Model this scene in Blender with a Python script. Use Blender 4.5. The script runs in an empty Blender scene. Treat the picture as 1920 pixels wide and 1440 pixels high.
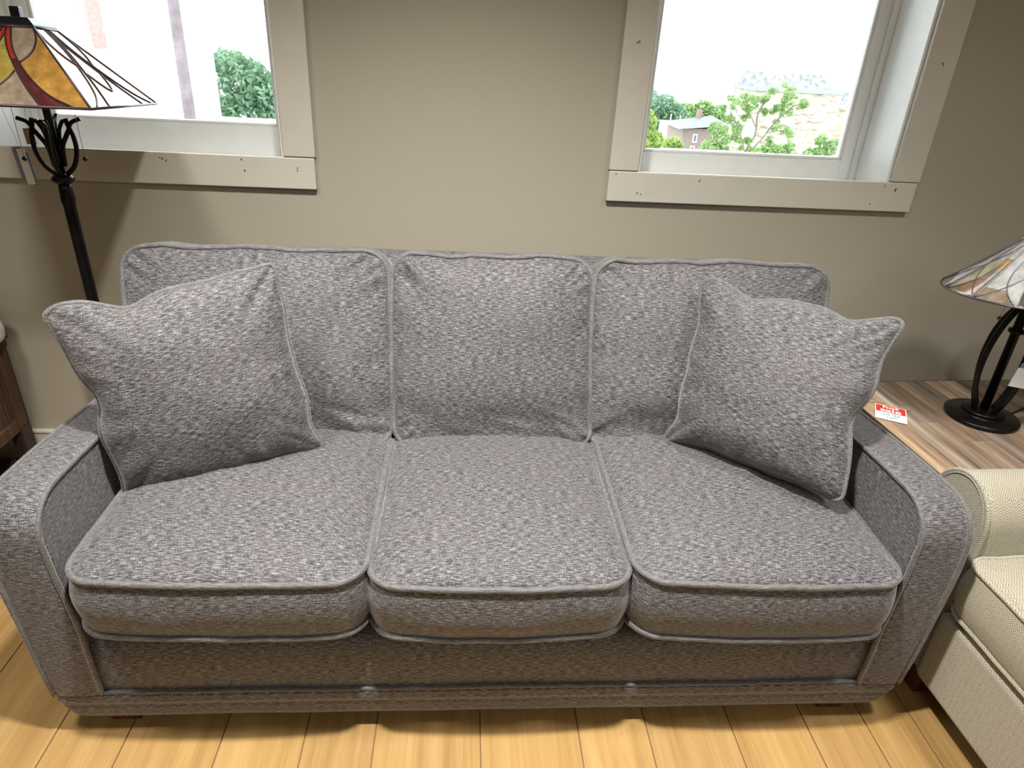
import bpy, math, random
from mathutils import Vector, Matrix, noise
from math import sin, cos, pi, radians, sqrt
random.seed(7)
C = bpy.context.scene.collection
V = Vector

# ------------------------------------------------------------------ helpers
def tag(o, label=None, cat=None, group=None, kind=None):
    if label: o['label'] = label
    if cat: o['category'] = cat
    if group: o['group'] = group
    if kind: o['kind'] = kind
    return o

def empty(name, loc=(0, 0, 0), rz=0.0, label=None, cat=None, group=None, kind=None):
    o = bpy.data.objects.new(name, None)
    C.objects.link(o); o.location = loc; o.rotation_euler = (0, 0, rz)
    o.empty_display_size = .1
    return tag(o, label, cat, group, kind)

WOVEN = []
class MB:
    """collects geometry of ONE object"""
    def __init__(s): s.v = []; s.f = []; s.m = []; s.sm = []
    def add(s, verts, faces, mi=0, smooth=False):
        k = len(s.v); s.v += [tuple(p) for p in verts]
        for f in faces:
            s.f.append([i + k for i in f]); s.m.append(mi); s.sm.append(smooth)
        return s
    def box(s, a, b, mi=0, M=None):
        x0, y0, z0 = a; x1, y1, z1 = b
        vs = [V(p) for p in ((x0,y0,z0),(x1,y0,z0),(x1,y1,z0),(x0,y1,z0),(x0,y0,z1),(x1,y0,z1),(x1,y1,z1),(x0,y1,z1))]
        if M: vs = [M @ p for p in vs]
        return s.add(vs, [(3,2,1,0),(4,5,6,7),(0,1,5,4),(1,2,6,5),(2,3,7,6),(3,0,4,7)], mi)
    def tube(s, path, r, n=8, closed=False, mi=0, caps=True):
        path = [V(p) for p in path]; N = len(path)
        rs = r if isinstance(r, (list, tuple)) else [r] * N
        T = []
        for i in range(N):
            if closed: t = path[(i+1) % N] - path[i-1]
            else: t = path[min(i+1, N-1)] - path[max(i-1, 0)]
            T.append(t.normalized() if t.length > 1e-9 else V((0,0,1)))
        ref = V((0,0,1)) if abs(T[0].z) < .9 else V((1,0,0))
        n0 = (ref - T[0]*ref.dot(T[0])).normalized(); fr = [n0]
        for i in range(1, N):
            q = T[i-1].rotation_difference(T[i]); x = q @ fr[-1]
            fr.append((x - T[i]*x.dot(T[i])).normalized())
        tw = 0
        if closed:
            q = T[-1].rotation_difference(T[0]); x = q @ fr[-1]
            tw = math.atan2(x.cross(fr[0]).dot(T[0]), x.dot(fr[0]))
        vs = []; fs = []
        for i in range(N):
            a0 = tw * i / N
            b = T[i].cross(fr[i])
            for k in range(n):
                a = a0 + 2*pi*k/n
                vs.append(path[i] + (fr[i]*cos(a) + b*sin(a)) * rs[i])
        M_ = N if closed else N-1
        for i in range(M_):
            j = (i+1) % N
            for k in range(n):
                l = (k+1) % n
                fs.append((i*n+k, i*n+l, j*n+l, j*n+k))
        if not closed and caps:
            fs.append(tuple(range(n))[::-1]); fs.append(tuple((N-1)*n+k for k in range(n)))
        return s.add(vs, fs, mi, True)
    def lathe(s, prof, c=(0,0,0), n=40, mi=0):
        vs = []; fs = []; c = V(c)
        for r, z in prof:
            for k in range(n):
                a = 2*pi*k/n; vs.append(c + V((r*cos(a), r*sin(a), z)))
        for i in range(len(prof)-1):
            for k in range(n):
                l = (k+1) % n; fs.append((i*n+k, i*n+l, (i+1)*n+l, (i+1)*n+k))
        fs.append(tuple(range(n))[::-1]); fs.append(tuple((len(prof)-1)*n+k for k in range(n)))
        return s.add(vs, fs, mi, True)
    def build(s, name, mats, parent=None, bevel=0, seg=2, sub=0, autosmooth=None, loc=None):
        me = bpy.data.meshes.new(name)
        me.from_pydata(s.v, [], s.f); me.validate()
        if not isinstance(mats, (list, tuple)): mats = [mats]
        for m in mats: me.materials.append(m)
        if len(me.polygons) == len(s.m):
            me.polygons.foreach_set('material_index', s.m)
            me.polygons.foreach_set('use_smooth', s.sm)
        me.update()
        if any(m in WOVEN for m in mats):      # cloth lies on the surface: two coordinates per face, the one along its normal dropped
            uv = me.uv_layers.new(name='weave').data; co_ = me.vertices
            for pl_ in me.polygons:
                nn = pl_.normal; ax_ = max(range(3), key=lambda i: abs(nn[i]) * (1.12 if i != 0 else 1))
                for li, vi in zip(pl_.loop_indices, pl_.vertices):
                    q = co_[vi].co
                    uv[li].uv = (q.y+3, q.z+3) if ax_ == 0 else ((q.x+3, q.z+3) if ax_ == 1 else (q.x+3, q.y+3))
        o = bpy.data.objects.new(name, me); C.objects.link(o)
        if parent is not None: o.parent = parent
        if loc is not None: o.location = loc
        if bevel:
            b = o.modifiers.new('bevel', 'BEVEL'); b.width = bevel; b.segments = seg; b.limit_method = 'ANGLE'; b.angle_limit = radians(35)
            for p in me.polygons: p.use_smooth = True
            w = o.modifiers.new('wn', 'WEIGHTED_NORMAL'); w.keep_sharp = True
        if sub:
            m = o.modifiers.new('sub', 'SUBSURF'); m.levels = sub; m.render_levels = sub
        return o

def smooth_path(pts, n=8, closed=False):
    pts = [V(p) for p in pts]; N = len(pts); out = []
    rng = range(N) if closed else range(N-1)
    for i in rng:
        p0 = pts[(i-1) % N] if closed or i > 0 else pts[0]*2 - pts[1]
        p1 = pts[i]; p2 = pts[(i+1) % N]
        p3 = pts[(i+2) % N] if closed or i+2 < N else pts[-1]*2 - pts[-2]
        for k in range(n):
            t = k/n
            out.append(.5*((2*p1) + (p2-p0)*t + (2*p0-5*p1+4*p2-p3)*t*t + (3*p1-p0-3*p2+p3)*t**3))
    if not closed: out.append(pts[-1])
    return out

def sm(a, b, x):
    t = max(0, min(1, (x-a)/(b-a))); return t*t*(3-2*t)

# ------------------------------------------------------------------ materials
class NT:
    def __init__(s, name):
        s.m = bpy.data.materials.new(name); s.m.use_nodes = True
        s.t = s.m.node_tree; s.b = s.t.nodes['Principled BSDF']; s.out = s.t.nodes['Material Output']
    def n(s, typ, **kw):
        x = s.t.nodes.new(typ)
        for k, v in kw.items():
            if k.startswith('i_'): x.inputs[k[2:].replace('_', ' ')].default_value = v
            else: setattr(x, k, v)
        return x
    def l(s, a, b): s.t.links.new(a, b)
    def math(s, op, a, b=None, c=None):
        x = s.t.nodes.new('ShaderNodeMath'); x.operation = op
        for i, q in enumerate((a, b, c)):
            if q is None: continue
            if isinstance(q, (int, float)): x.inputs[i].default_value = q
            else: s.l(q, x.inputs[i])
        return x.outputs[0]
    def mapping(s, vec, scale, rot=(0,0,0)):
        x = s.n('ShaderNodeMapping'); x.inputs['Scale'].default_value = scale; x.inputs['Rotation'].default_value = rot
        s.l(vec, x.inputs['Vector']); return x.outputs[0]
    def noise(s, vec, scale=1, detail=2, rough=.5):
        x = s.n('ShaderNodeTexNoise'); x.inputs['Scale'].default_value = scale; x.inputs['Detail'].default_value = detail
        x.inputs['Roughness'].default_value = rough
        s.l(vec, x.inputs['Vector']); return x.outputs['Fac']
    def ramp(s, fac, stops):
        x = s.n('ShaderNodeValToRGB'); r = x.color_ramp
        while len(r.elements) < len(stops): r.elements.new(.5)
        for e, (p, c) in zip(r.elements, stops): e.position = p; e.color = (*c, 1) if len(c) == 3 else c
        s.l(fac, x.inputs[0]); return x.outputs[0]
    def mix(s, fac, a, b, typ='MIX'):
        x = s.n('ShaderNodeMix', data_type='RGBA', blend_type=typ)
        for sock, q in ((x.inputs[0], fac), (x.inputs[6], a), (x.inputs[7], b)):
            if isinstance(q, (int, float)): sock.default_value = q
            elif isinstance(q, tuple): sock.default_value = (*q, 1) if len(q) == 3 else q
            else: s.l(q, sock)
        return x.outputs[2]
    def bump(s, h, strength=.3, dist=.002):
        x = s.n('ShaderNodeBump'); x.inputs['Strength'].default_value = strength; x.inputs['Distance'].default_value = dist
        s.l(h, x.inputs['Height']); s.l(x.outputs[0], s.b.inputs['Normal'])
    def set(s, **kw):
        for k, v in kw.items():
            i = s.b.inputs[k.replace('_', ' ')]
            if hasattr(v, 'is_output'): s.l(v, i)
            elif isinstance(v, tuple): i.default_value = (*v, 1) if len(v) == 3 else v
            else: i.default_value = v
        return s.m

def simple(name, col, rough=.6, metal=0, var=.06, scale=30, bump=.05, **kw):
    t = NT(name); tc = t.n('ShaderNodeTexCoord').outputs['Object']
    nz = t.noise(tc, scale, 3)
    a = tuple(c*(1-var) for c in col); b = tuple(min(1, c*(1+var)) for c in col)
    t.set(Base_Color=t.ramp(nz, [(.3, a), (.7, b)]), Roughness=rough, Metallic=metal)
    if bump: t.bump(nz, bump, .001)
    t.set(**kw); return t.m

def fabric_mat(name, dark, mid, light, k=1.0, warm=(.13,.112,.108)):
    """heathered slub weave; threads run along local x, and along local y on faces looking along x"""
    t = NT(name); tc = t.n('ShaderNodeTexCoord'); ob = tc.outputs['Object']; vec = tc.outputs['UV']
    slub = t.noise(t.mapping(vec, (58*k, 520*k, 1)), 1, 2, .55)
    fine = t.noise(t.mapping(vec, (430*k, 620*k, 1)), 1, 2, .6)
    cross = t.noise(t.mapping(vec, (520*k, 110*k, 1)), 1, 1, .5)
    big = t.noise(ob, 9, 2)
    h = t.math('ADD', t.math('MULTIPLY', slub, .56), t.math('ADD', t.math('MULTIPLY', fine, .24), t.math('MULTIPLY', cross, .20)))
    col = t.ramp(h, [(.415, dark), (.495, mid), (.575, light)])
    col = t.mix(t.ramp(big, [(.40, (0,0,0)), (.66, (.30,.30,.30))]), col, t.mix(.5, col, warm), 'MIX')
    t.set(Base_Color=col, Roughness=.62, Sheen_Weight=.5, Sheen_Roughness=.35, Specular_IOR_Level=.5)
    t.bump(h, .7, .004); return t.m

def wood_mat(name, c1, c2, c3, axis=1, scale=1.0, rough=.45, bump=.15, attr=None, coord='Object'):
    t = NT(name); ob = t.n('ShaderNodeTexCoord').outputs[coord]
    s = [26*scale]*3; s[axis] = 1.6*scale
    off = ob
    if attr:
        at = t.n('ShaderNodeAttribute', attribute_name=attr)
        vm = t.n('ShaderNodeVectorMath', operation='MULTIPLY_ADD'); t.l(at.outputs['Color'], vm.inputs[0]); vm.inputs[1].default_value = (7, 7, 7); t.l(ob, vm.inputs[2])
        off = vm.outputs[0]
    g = t.noise(t.mapping(off, tuple(s)), 1, 4, .6)
    s2 = [150*scale]*3; s2[axis] = 5*scale
    g2 = t.noise(t.mapping(off, tuple(s2)), 1, 3, .6)
    h = t.math('ADD', t.math('MULTIPLY', g, .65), t.math('MULTIPLY', g2, .35))
    col = t.ramp(h, [(.36, c1), (.5, c2), (.64, c3)])
    if attr:
        hs = t.n('ShaderNodeHueSaturation'); t.l(col, hs.inputs['Color'])
        sp = t.n('ShaderNodeSeparateColor'); t.l(at.outputs['Color'], sp.inputs[0])
        t.l(t.math('MULTIPLY_ADD', sp.outputs[0], .45 if attr=='tone2' else .22, .78 if attr=='tone2' else .89), hs.inputs['Value'])
        t.l(t.math('MULTIPLY_ADD', sp.outputs[1], .5, .75), hs.inputs['Saturation']) if attr == 'tone2' else None
        col = hs.outputs[0]
    t.set(Base_Color=col, Roughness=rough); t.bump(g2, bump, .002); return t.m

def glass_art(name, col, rough=.12, trans=.35):
    t = NT(name); ob = t.n('ShaderNodeTexCoord').outputs['Object']
    nz = t.noise(t.mapping(ob, (30, 30, 12)), 1, 4, .65)
    c = t.ramp(nz, [(.3, tuple(x*.62 for x in col)), (.52, col), (.72, tuple(min(1, x*1.35+.02) for x in col))])
    t.set(Base_Color=c, Roughness=rough, Specular_IOR_Level=1.0, Coat_Weight=1.0, Coat_Roughness=.06, Coat_IOR=1.7)
    tr = t.n('ShaderNodeBsdfTranslucent'); t.l(c, tr.inputs[0])
    mx = t.n('ShaderNodeMixShader'); mx.inputs[0].default_value = trans
    t.l(t.b.outputs[0], mx.inputs[1]); t.l(tr.outputs[0], mx.inputs[2]); t.l(mx.outputs[0], t.out.inputs[0])
    return t.m

def pane_mat():
    t = NT('clear window glass')
    a = t.n('ShaderNodeBsdfTransparent'); a.inputs[0].default_value = (.97, .99, .985, 1)
    g = t.n('ShaderNodeBsdfGlossy'); g.inputs['Roughness'].default_value = .02
    f = t.n('ShaderNodeFresnel'); f.inputs[0].default_value = 1.35
    m = t.n('ShaderNodeMixShader'); t.l(f.outputs[0], m.inputs[0]); t.l(a.outputs[0], m.inputs[1]); t.l(g.outputs[0], m.inputs[2])
    t.l(m.outputs[0], t.out.inputs[0]); return t.m

def leaf_mat(name, c1, c2):
    t = NT(name); ob = t.n('ShaderNodeTexCoord').outputs['Object']
    c = t.ramp(t.noise(ob, 1.3, 3), [(.35, c1), (.62, c2)])
    t.set(Base_Color=c, Roughness=.6)
    tr = t.n('ShaderNodeBsdfTranslucent'); t.l(c, tr.inputs[0])
    mx = t.n('ShaderNodeMixShader'); mx.inputs[0].default_value = .4
    t.l(t.b.outputs[0], mx.inputs[1]); t.l(tr.outputs[0], mx.inputs[2]); t.l(mx.outputs[0], t.out.inputs[0])
    return t.m

FAB = fabric_mat('grey slub sofa fabric', (.020,.020,.024), (.064,.062,.070), (.232,.228,.242))
WELT = fabric_mat('grey welt fabric', (.075,.074,.08), (.115,.113,.12), (.175,.173,.18), k=.8)
WOVEN += [FAB, WELT]
WALL = simple('greige wall paint', (.395,.366,.296), .75, var=.02, scale=120, bump=.08)
TRIM = simple('off white trim paint', (.59,.57,.50), .45, var=.02, scale=14, bump=.03)
JAMB = simple('bright white window paint', (.86,.88,.87), .4, var=.02, scale=14, bump=.03)
HOLE = simple('nail hole putty', (.10,.08,.07), .9)
CEIL = simple('white ceiling', (.8,.8,.78), .9)
BLACK = simple('black bronze metal', (.012,.011,.012), .32, .6, var=.3)
BROWNM = simple('dark brown metal', (.030,.018,.015), .35, .5, var=.3)
CAME2 = simple('bright lead came', (.22,.20,.22), .35, .8)
CAME = simple('lead came', (.07,.05,.06), .4, .7)
BRASS = simple('aged brass', (.25,.16,.07), .3, .9)
FOOT = wood_mat('cherry stained foot', (.05,.015,.008), (.10,.03,.014), (.15,.05,.022), 2)
FLOOR = wood_mat('honey laminate planks', (.305,.180,.062), (.375,.232,.085), (.43,.280,.113), 1, .75, .38, .06, 'tone')
SEAM = simple('plank joint', (.20,.11,.05), .8)
TABLE = wood_mat('weathered striped plank table wood', (.12,.085,.06), (.30,.225,.17), (.50,.40,.29), 1, .8, .42, .12, 'tone2')
TEDGE = wood_mat('dark table edge wood', (.03,.02,.015), (.06,.04,.03), (.10,.07,.05), 1)
CAB = wood_mat('reclaimed reddish cabinet wood', (.022,.010,.007), (.062,.030,.018), (.125,.072,.036), 2, 1, .7)
CABD = simple('dark cabinet frame', (.045,.03,.028), .5, .2)
PAPER = simple('white card', (.86,.88,.90), .6, var=.02)
BLUEP = simple('blue card', (.20,.25,.38), .6, var=.05)
TANP = simple('tan card', (.46,.36,.30), .7, var=.05)
REDP = simple('red print', (.68,.035,.03), .5, var=.03)
INK = simple('green ink', (.16,.30,.26), .7)
STRING = simple('jute string', (.50,.35,.17), .9)
CLOTH = simple('white bed cloth', (.72,.72,.68), .9)
AMBER = glass_art('amber art glass', (.60,.33,.07))
YEL = glass_art('yellow art glass', (.56,.42,.09))
BEI = glass_art('beige art glass', (.44,.35,.26))
MAR = glass_art('maroon art glass', (.085,.012,.018), trans=.2)
RED = glass_art('lit maroon art glass', (.60,.045,.02))  # lit copy of the maroon glass, brightness put into its colour
PALE_REFL = glass_art('art glass with painted window reflection', (.80,.82,.82)); CRM = glass_art('cream yellow art glass', (.62,.58,.40))  # first glass: white window reflection painted into its base colour
BRN = glass_art('brown art glass', (.34,.20,.11))
PANE = pane_mat()

# ------------------------------------------------------------------ camera
cam = bpy.data.cameras.new('camera'); co = bpy.data.objects.new('camera', cam); C.objects.link(co)
bpy.context.scene.camera = co
cam.sensor_fit = 'HORIZONTAL'; cam.sensor_width = 36; cam.lens = 1268/1920*36; cam.clip_start = .02; cam.clip_end = 500
p, r, y = radians(26.964), radians(3.172), radians(4.70)
F = V((sin(y)*cos(p), cos(y)*cos(p), -sin(p))); r0 = V((cos(y), -sin(y), 0)); u0 = r0.cross(F)
rr = r0*cos(r) + u0*sin(r); uu = -r0*sin(r) + u0*cos(r)
M = Matrix((rr, uu, -F)).transposed().to_4x4(); M.translation = V((0, -2.30, 1.55)); co.matrix_world = M

# ------------------------------------------------------------------ room
XL, XR, YF, ZC = -4.2, 4.6, -6.5, 2.95
WZ0, WZ1 = 1.140, 2.42
wins = [(-1.458, -.578), (.563, 1.444)]
# floor of separate plank faces
mb = MB(); tones = []
xs = [-1.2,-.967,-.795,-.568,-.37,-.2,.06,.308,.485,.707,.908,1.069,1.205]
while xs[0] > XL: xs.insert(0, xs[0]-random.choice((.19,.24,.17,.21)))
while xs[-1] < XR: xs.append(xs[-1]+random.choice((.19,.24,.17,.21)))
xs[0] = XL; xs[-1] = XR
for i in range(len(xs)-1):
    yy = YF; g = .0016
    cuts = [YF]; c = YF + random.uniform(.3, 1.2)
    while c < -2.3: cuts.append(c); c += random.uniform(1.1, 1.5)
    cuts.append(0)
    for a, b in zip(cuts, cuts[1:]):
        x0, x1, y0, y1 = xs[i]+g, xs[i+1]-g, a+g, b-g
        mb.add([(x0,y0,0),(x1,y0,0),(x1,y1,0),(x0,y1,0)], [(0,1,2,3)], 0); tones.append((random.random(), random.random(), random.random()))
k = len(mb.f)
mb.add([(XL,YF,-.003),(XR,YF,-.003),(XR,0,-.003),(XL,0,-.003)], [(0,1,2,3)], 1); tones.append((.5,.5,.5))
mb.box((XL,YF,-.2), (XR,0,-.01), 1); tones += [(.5,.5,.5)]*6
fl = mb.build('floor', [FLOOR, SEAM]); tag(fl, kind='structure')
def face_tone(o, tn, name):
    me = o.data; at = me.color_attributes.new(name, 'FLOAT_COLOR', 'CORNER'); li = 0
    for pol, t in zip(me.polygons, tn):
        for l in pol.loop_indices: at.data[l].color = (*t, 1)
face_tone(fl, tones, 'tone')
# back wall with two openings
mb = MB(); T = .30
xsw = [XL, wins[0][0], wins[0][1], wins[1][0], wins[1][1], XR]
mb.box((XL,0,0), (XR,T,WZ0)); mb.box((XL,0,WZ1), (XR,T,ZC))
for a, b in ((XL, wins[0][0]), (wins[0][1], wins[1][0]), (wins[1][1], XR)): mb.box((a,0,WZ0), (b,T,WZ1))
tag(mb.build('wall_back', WALL), kind='structure')
tag(MB().box((XL-.2,YF-.2,0), (XL,T,ZC)).build('wall_left', WALL), kind='structure')
tag(MB().box((XR,YF-.2,0), (XR+.2,T,ZC)).build('wall_right', WALL), kind='structure')
tag(MB().box((XL,YF-.2,0), (XR,YF,ZC)).build('wall_front', WALL), kind='structure')
tag(MB().box((XL-.2,YF-.2,ZC), (XR+.2,T,ZC+.15)).build('ceiling', CEIL), kind='structure')
# baseboard
mb = MB(); mb.box((XL,-.016,0), (XR,0,.148)); mb.box((XL,-.020,.140), (XR,0,.152)); mb.box((XL,-.030,0), (XR,-.016,.022))
tag(mb.build('baseboard_back', TRIM, bevel=.003), kind='structure')

for wi, (a, b) in enumerate(wins):
    w = empty('window_%d' % (wi+1), ((a+b)/2, 0, WZ0), kind='structure'); o = V(((a+b)/2, 0, WZ0))
    def B(mbx, p0, p1): mbx.box(V(p0)-o, V(p1)-o)
    # interior casing: bottom board across, side boards standing on it, head board
    m1 = MB(); B(m1, (a-.093,-.020,1.082), (b+.093,0,1.181)); m1.build('casing_bottom', TRIM, w, bevel=.004)
    for x0, x1 in ((a-.095, a+.003), (b-.003, b+.097)):
        m1 = MB(); B(m1, (x0,-.021,1.1825), (x1,0,WZ1+.0)); m1.build('casing_side', TRIM, w, bevel=.004)
    m1 = MB(); B(m1, (a-.11,-.022,WZ1), (b+.11,0,WZ1+.11)); m1.build('casing_head', TRIM, w, bevel=.004)
    # reveal lining
    m1 = MB(); B(m1, (a-.001,-.002,WZ0), (a+.012,.29,WZ1)); B(m1, (b-.012,-.002,WZ0), (b+.001,.29,WZ1)); B(m1, (a,-.002,WZ1-.012), (b,.29,WZ1))
    # stops
    B(m1, (a+.012,.196,WZ0), (a+.030,.214,WZ1)); B(m1, (b-.030,.196,WZ0), (b-.012,.214,WZ1))
    m1.build('jamb', JAMB, w, bevel=.002)
    m1 = MB(); B(m1, (a,-.002,WZ0-.02), (b,.30,WZ0+.006)); m1.build('window_sill', JAMB, w, bevel=.002)
    # sash frame: rails and stiles with stepped inner bead
    m1 = MB(); z0, z1 = WZ0+.006, WZ1-.012; rh = .096 if wi == 0 else .068; s = .058
    B(m1, (a+.012,.214,z0), (a+.012+s,.252,z1)); B(m1, (b-.012-s,.214,z0), (b-.012,.252,z1))
    B(m1, (a+.012+s,.214,z0), (b-.012-s,.252,z0+rh)); B(m1, (a+.012+s,.214,z1-.05), (b-.012-s,.252,z1))
    q = .009
    B(m1, (a+.012+s,.222,z0+rh), (a+.012+s+q,.25,z1-.05)); B(m1, (b-.012-s-q,.222,z0+rh), (b-.012-s,.25,z1-.05))
    B(m1, (a+.012+s+q,.222,z0+rh), (b-.012-s-q,.25,z0+rh+q))
    m1.build('sash', JAMB, w, bevel=.002)
    m1 = MB(); B(m1, (a+.06,.236,z0+.04), (b-.06,.240,z1-.04)); m1.build('glass_pane', PANE, w)
    # nail holes
    m1 = MB(); rn = random.Random(3+wi)
    if wi == 0: hs = [(-.962,1.165),(-.955,1.162),(-.945,1.157),(-.712,1.170),(-.706,1.136),(-.540,1.150),(-.540,1.142)]
    else: hs = [(.493,1.173),(.583,1.110),(.571,1.114),(.775,1.160),(.779,1.164),(.512,1.560),(.518,1.563),(1.462,1.155),(1.463,1.160),(1.386,1.108),(1.493,1.55),(1.496,1.545),(1.42,1.17)]
    for x, z in hs:
        rad = rn.uniform(.0016, .0028)
        pts = [V((x+rad*cos(t*pi/5), -.0222, z+rad*1.2*sin(t*pi/5))) - o for t in range(10)]
        m1.add(pts, [tuple(range(10))[::-1]])
    m1.build('nail_hole', HOLE, w)

# ------------------------------------------------------------------ upholstery
def outline(w, d, r, n=16, m=14):
    pts = []
    cs = [(w/2-r, d/2-r, 0), (-w/2+r, d/2-r, 90), (-w/2+r, -d/2+r, 180), (w/2-r, -d/2+r, 270)]
    for i, (cx, cy, a0) in enumerate(cs):
        arc = [(cx + r*cos(radians(a0+90*k/n)), cy + r*sin(radians(a0+90*k/n))) for k in range(n+1)]
        pts += arc
        nx = cs[(i+1) % 4]; q = (nx[0] + r*cos(radians(nx[2])), nx[1] + r*sin(radians(nx[2])))
        for k in range(1, m): pts.append((arc[-1][0] + (q[0]-arc[-1][0])*k/m, arc[-1][1] + (q[1]-arc[-1][1])*k/m))
    return pts

def cushion(parent, name, w, d, t, r, ct, cb, sb, Fm, seed=0, welt_r=.0072, wav=.004, lump=.006, pucker=.004, e=3.2):
    """box cushion: (a,b) plan, c thickness; Fm maps (a,b,c) to the parent's space. Body + two welts"""
    ol = outline(w, d, r); N = len(ol)
    seedv = V((seed*13.1, seed*7.7, seed*3.3))
    def wave(a, b, sgn):
        return wav * (noise.noise(V((a*9, b*9, sgn*5)) + seedv) + .5*noise.noise(V((a*22, b*22, sgn*5)) + seedv))
    def top(a, b, s, sgn, crown):
        ua = min(1, abs(a)/(w/2)); ub = min(1, abs(b)/(d/2))
        cr = ((1-ua**e)*(1-ub**e))
        cr = max(cr, 0)**.62
        edge = sm(.72, .93, s) * (1 - sm(.965, 1, s))
        ang = math.atan2(b, a)
        corner = (ua*ub)**4
        pk = pucker*edge*(noise.noise(V((cos(ang)*14, sin(ang)*14, 2)) + seedv)*1.3 + corner*1.2*sin(ang*60))
        lp = lump*noise.noise(V((a*5.5, b*5.5, sgn)) + seedv)*(1-s**4)
        return sgn*(t/2 + crown*cr + pk + lp) + wave(a, b, sgn)*sm(.6, 1, s)
    vs = []; fs = []
    R = 26
    def grid_rings(sgn, crown):
        rings = []
        for k in range(1, R+1):
            s = k/R; s = 1-(1-s)**1.6
            ring = []
            for a, b in ol:
                ring.append(len(vs)); aa, bb = a*s, b*s
                vs.append(Fm(aa, bb, top(aa, bb, s, sgn, crown)))
            rings.append(ring)
        c = len(vs); vs.append(Fm(0, 0, top(0, 0, 0, sgn, crown)))
        for i in range(N):
            j = (i+1) % N
            fs.append((c, rings[0][i], rings[0][j]) if sgn > 0 else (c, rings[0][j], rings[0][i]))
            for k in range(R-1):
                q = (rings[k][i], rings[k+1][i], rings[k+1][j], rings[k][j])
                fs.append(q if sgn > 0 else q[::-1])
        return rings[-1]
    rt = grid_rings(1, ct); rb = grid_rings(-1, cb)
    prev = rt; S = 10
    for k in range(1, S):
        v = k/S; row = []
        for i, (a, b) in enumerate(ol):
            nx = V((ol[(i+1) % N][1]-ol[i-1][1], -(ol[(i+1) % N][0]-ol[i-1][0]), 0)).normalized()
            o_ = sb*sin(pi*v)**.8 + .0035*noise.noise(V((a*10, b*10, v*3)) + seedv)*sin(pi*v)
            c1 = t/2 + wave(a, b, 1); c0 = -t/2 + wave(a, b, -1)
            row.append(len(vs)); vs.append(Fm(a + nx.x*o_, b + nx.y*o_, c1 + (c0-c1)*v))
        for i in range(N):
            j = (i+1) % N; fs.append((prev[i], row[i], row[j], prev[j]))
        prev = row
    for i in range(N):
        j = (i+1) % N; fs.append((prev[i], rb[i], rb[j], prev[j]))
    body = MB().add(vs, fs, 0, True).build(name, FAB, parent)
    for sgn in (1, -1):
        pth = []
        for i, (a, b) in enumerate(ol):
            nx = V((ol[(i+1) % N][1]-ol[i-1][1], -(ol[(i+1) % N][0]-ol[i-1][0]), 0)).normalized()
            pth.append(Fm(a+nx.x*.004, b+nx.y*.004, sgn*t/2 + wave(a, b, sgn)))
        MB().tube(pth, welt_r, 8, True).build('welt', WELT, body)
    return body

SX = .093
sofa = empty('sofa', (SX, -.68, 0), label='grey three-seat sofa with welted cushions standing on the wood floor below the windows', cat='sofa')
so = V((SX, -.68, 0))
def S(x, y, z): return V((x, y, z)) - so
# --- arms: side profile extruded across, with welts along both edges
def arm(x0, x1, zt, inner):
    prof = [(-.24,.13)]
    def topz(yy): return zt - .032*sm(-1.1, -.3, yy)
    prof += [(-.24, topz(-.24)-.02), (-.26, topz(-.26)-.004), (-.3, topz(-.3))]
    for k in range(1, 9): yy = -.3 - .76*k/8; prof.append((yy, topz(yy)))
    R_ = .095
    for k in range(1, 9):
        a = pi/2*k/8; prof.append((-1.07 - R_*sin(a), zt - R_*(1-cos(a))))
    for zz in (.5, .42, .34, .26, .19, .135): prof.append((-1.166 - .006*sin((zz-.13)/.45*pi), zz))
    n = len(prof); m = MB(); sec = 8
    def xo(x, s_, zz, yy):   # slight outward bulge of the outer/inner faces towards the top front
        return x
    rows = []
    for j in range(sec+1):
        s_ = j/sec; x = x0 + (x1-x0)*s_
        puff = .007*(1-(2*s_-1)**4)
        row = []
        for i, (yy, zz) in enumerate(prof):
            a = prof[max(i-1, 0)]; b = prof[min(i+1, n-1)]
            nrm = V((a[1]-b[1], b[0]-a[0]))     # outward
            nrm = nrm.normalized() if nrm.length else V((0, 0))
            nrm = -nrm
            cy, cz = yy + (-abs(nrm.x) if yy < -1.0 else 0)*puff, zz + (abs(nrm.y))*puff
            xb = .012*sin(max(0, min(1, (zz-.13)/.55))*pi)*sm(-.2, -1.1, yy)
            xx = x + (xb if x1 > SX and s_ > .5 else (-xb if x1 < SX and s_ < .5 else 0))*abs(2*s_-1)
            xx += (.018 if x0 > SX else -.026)*sm(.32, .62, zz)*sm(-.3, -1.0, yy)
            row.append(len(m.v)); m.v.append(tuple(S(xx, cy, cz)))
        rows.append(row)
    for j in range(sec):
        for i in range(n-1):
            m.f.append([rows[j][i], rows[j][i+1], rows[j+1][i+1], rows[j+1][i]]); m.m.append(0); m.sm.append(True)
    # side faces as strips down to the base line
    for row, fl_ in ((rows[0], 1), (rows[-1], 0)):
        x_ = m.v[row[0]][0]; low = []
        for i in range(n):
            v_ = m.v[row[i]]; low.append(len(m.v)); m.v.append((x_, v_[1], .13))
        for i in range(n-1):
            q = [row[i], row[i+1], low[i+1], low[i]]; q = q if not fl_ else q[::-1]
            m.f.append(q); m.m.append(0); m.sm.append(False)
    o_ = m.build('arm', FAB, sofa)
    for row in (rows[0], rows[-1]):
        MB().tube([V(m.v[i])+V((0,0,.001)) for i in row[1:]], .0058, 8).build('welt', WELT, o_)
    return o_
arm(-.938, -.830, .672, 1); arm(1.018, 1.126, .665, 0)
# arm side panel thickness is closed by the back post
for x0, x1 in ((-.936,-.832), (1.020,1.124)): MB().box(S(x0,-.25,.13), S(x1,-.235,.60)).build('arm_back_panel', FAB, sofa)
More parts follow.
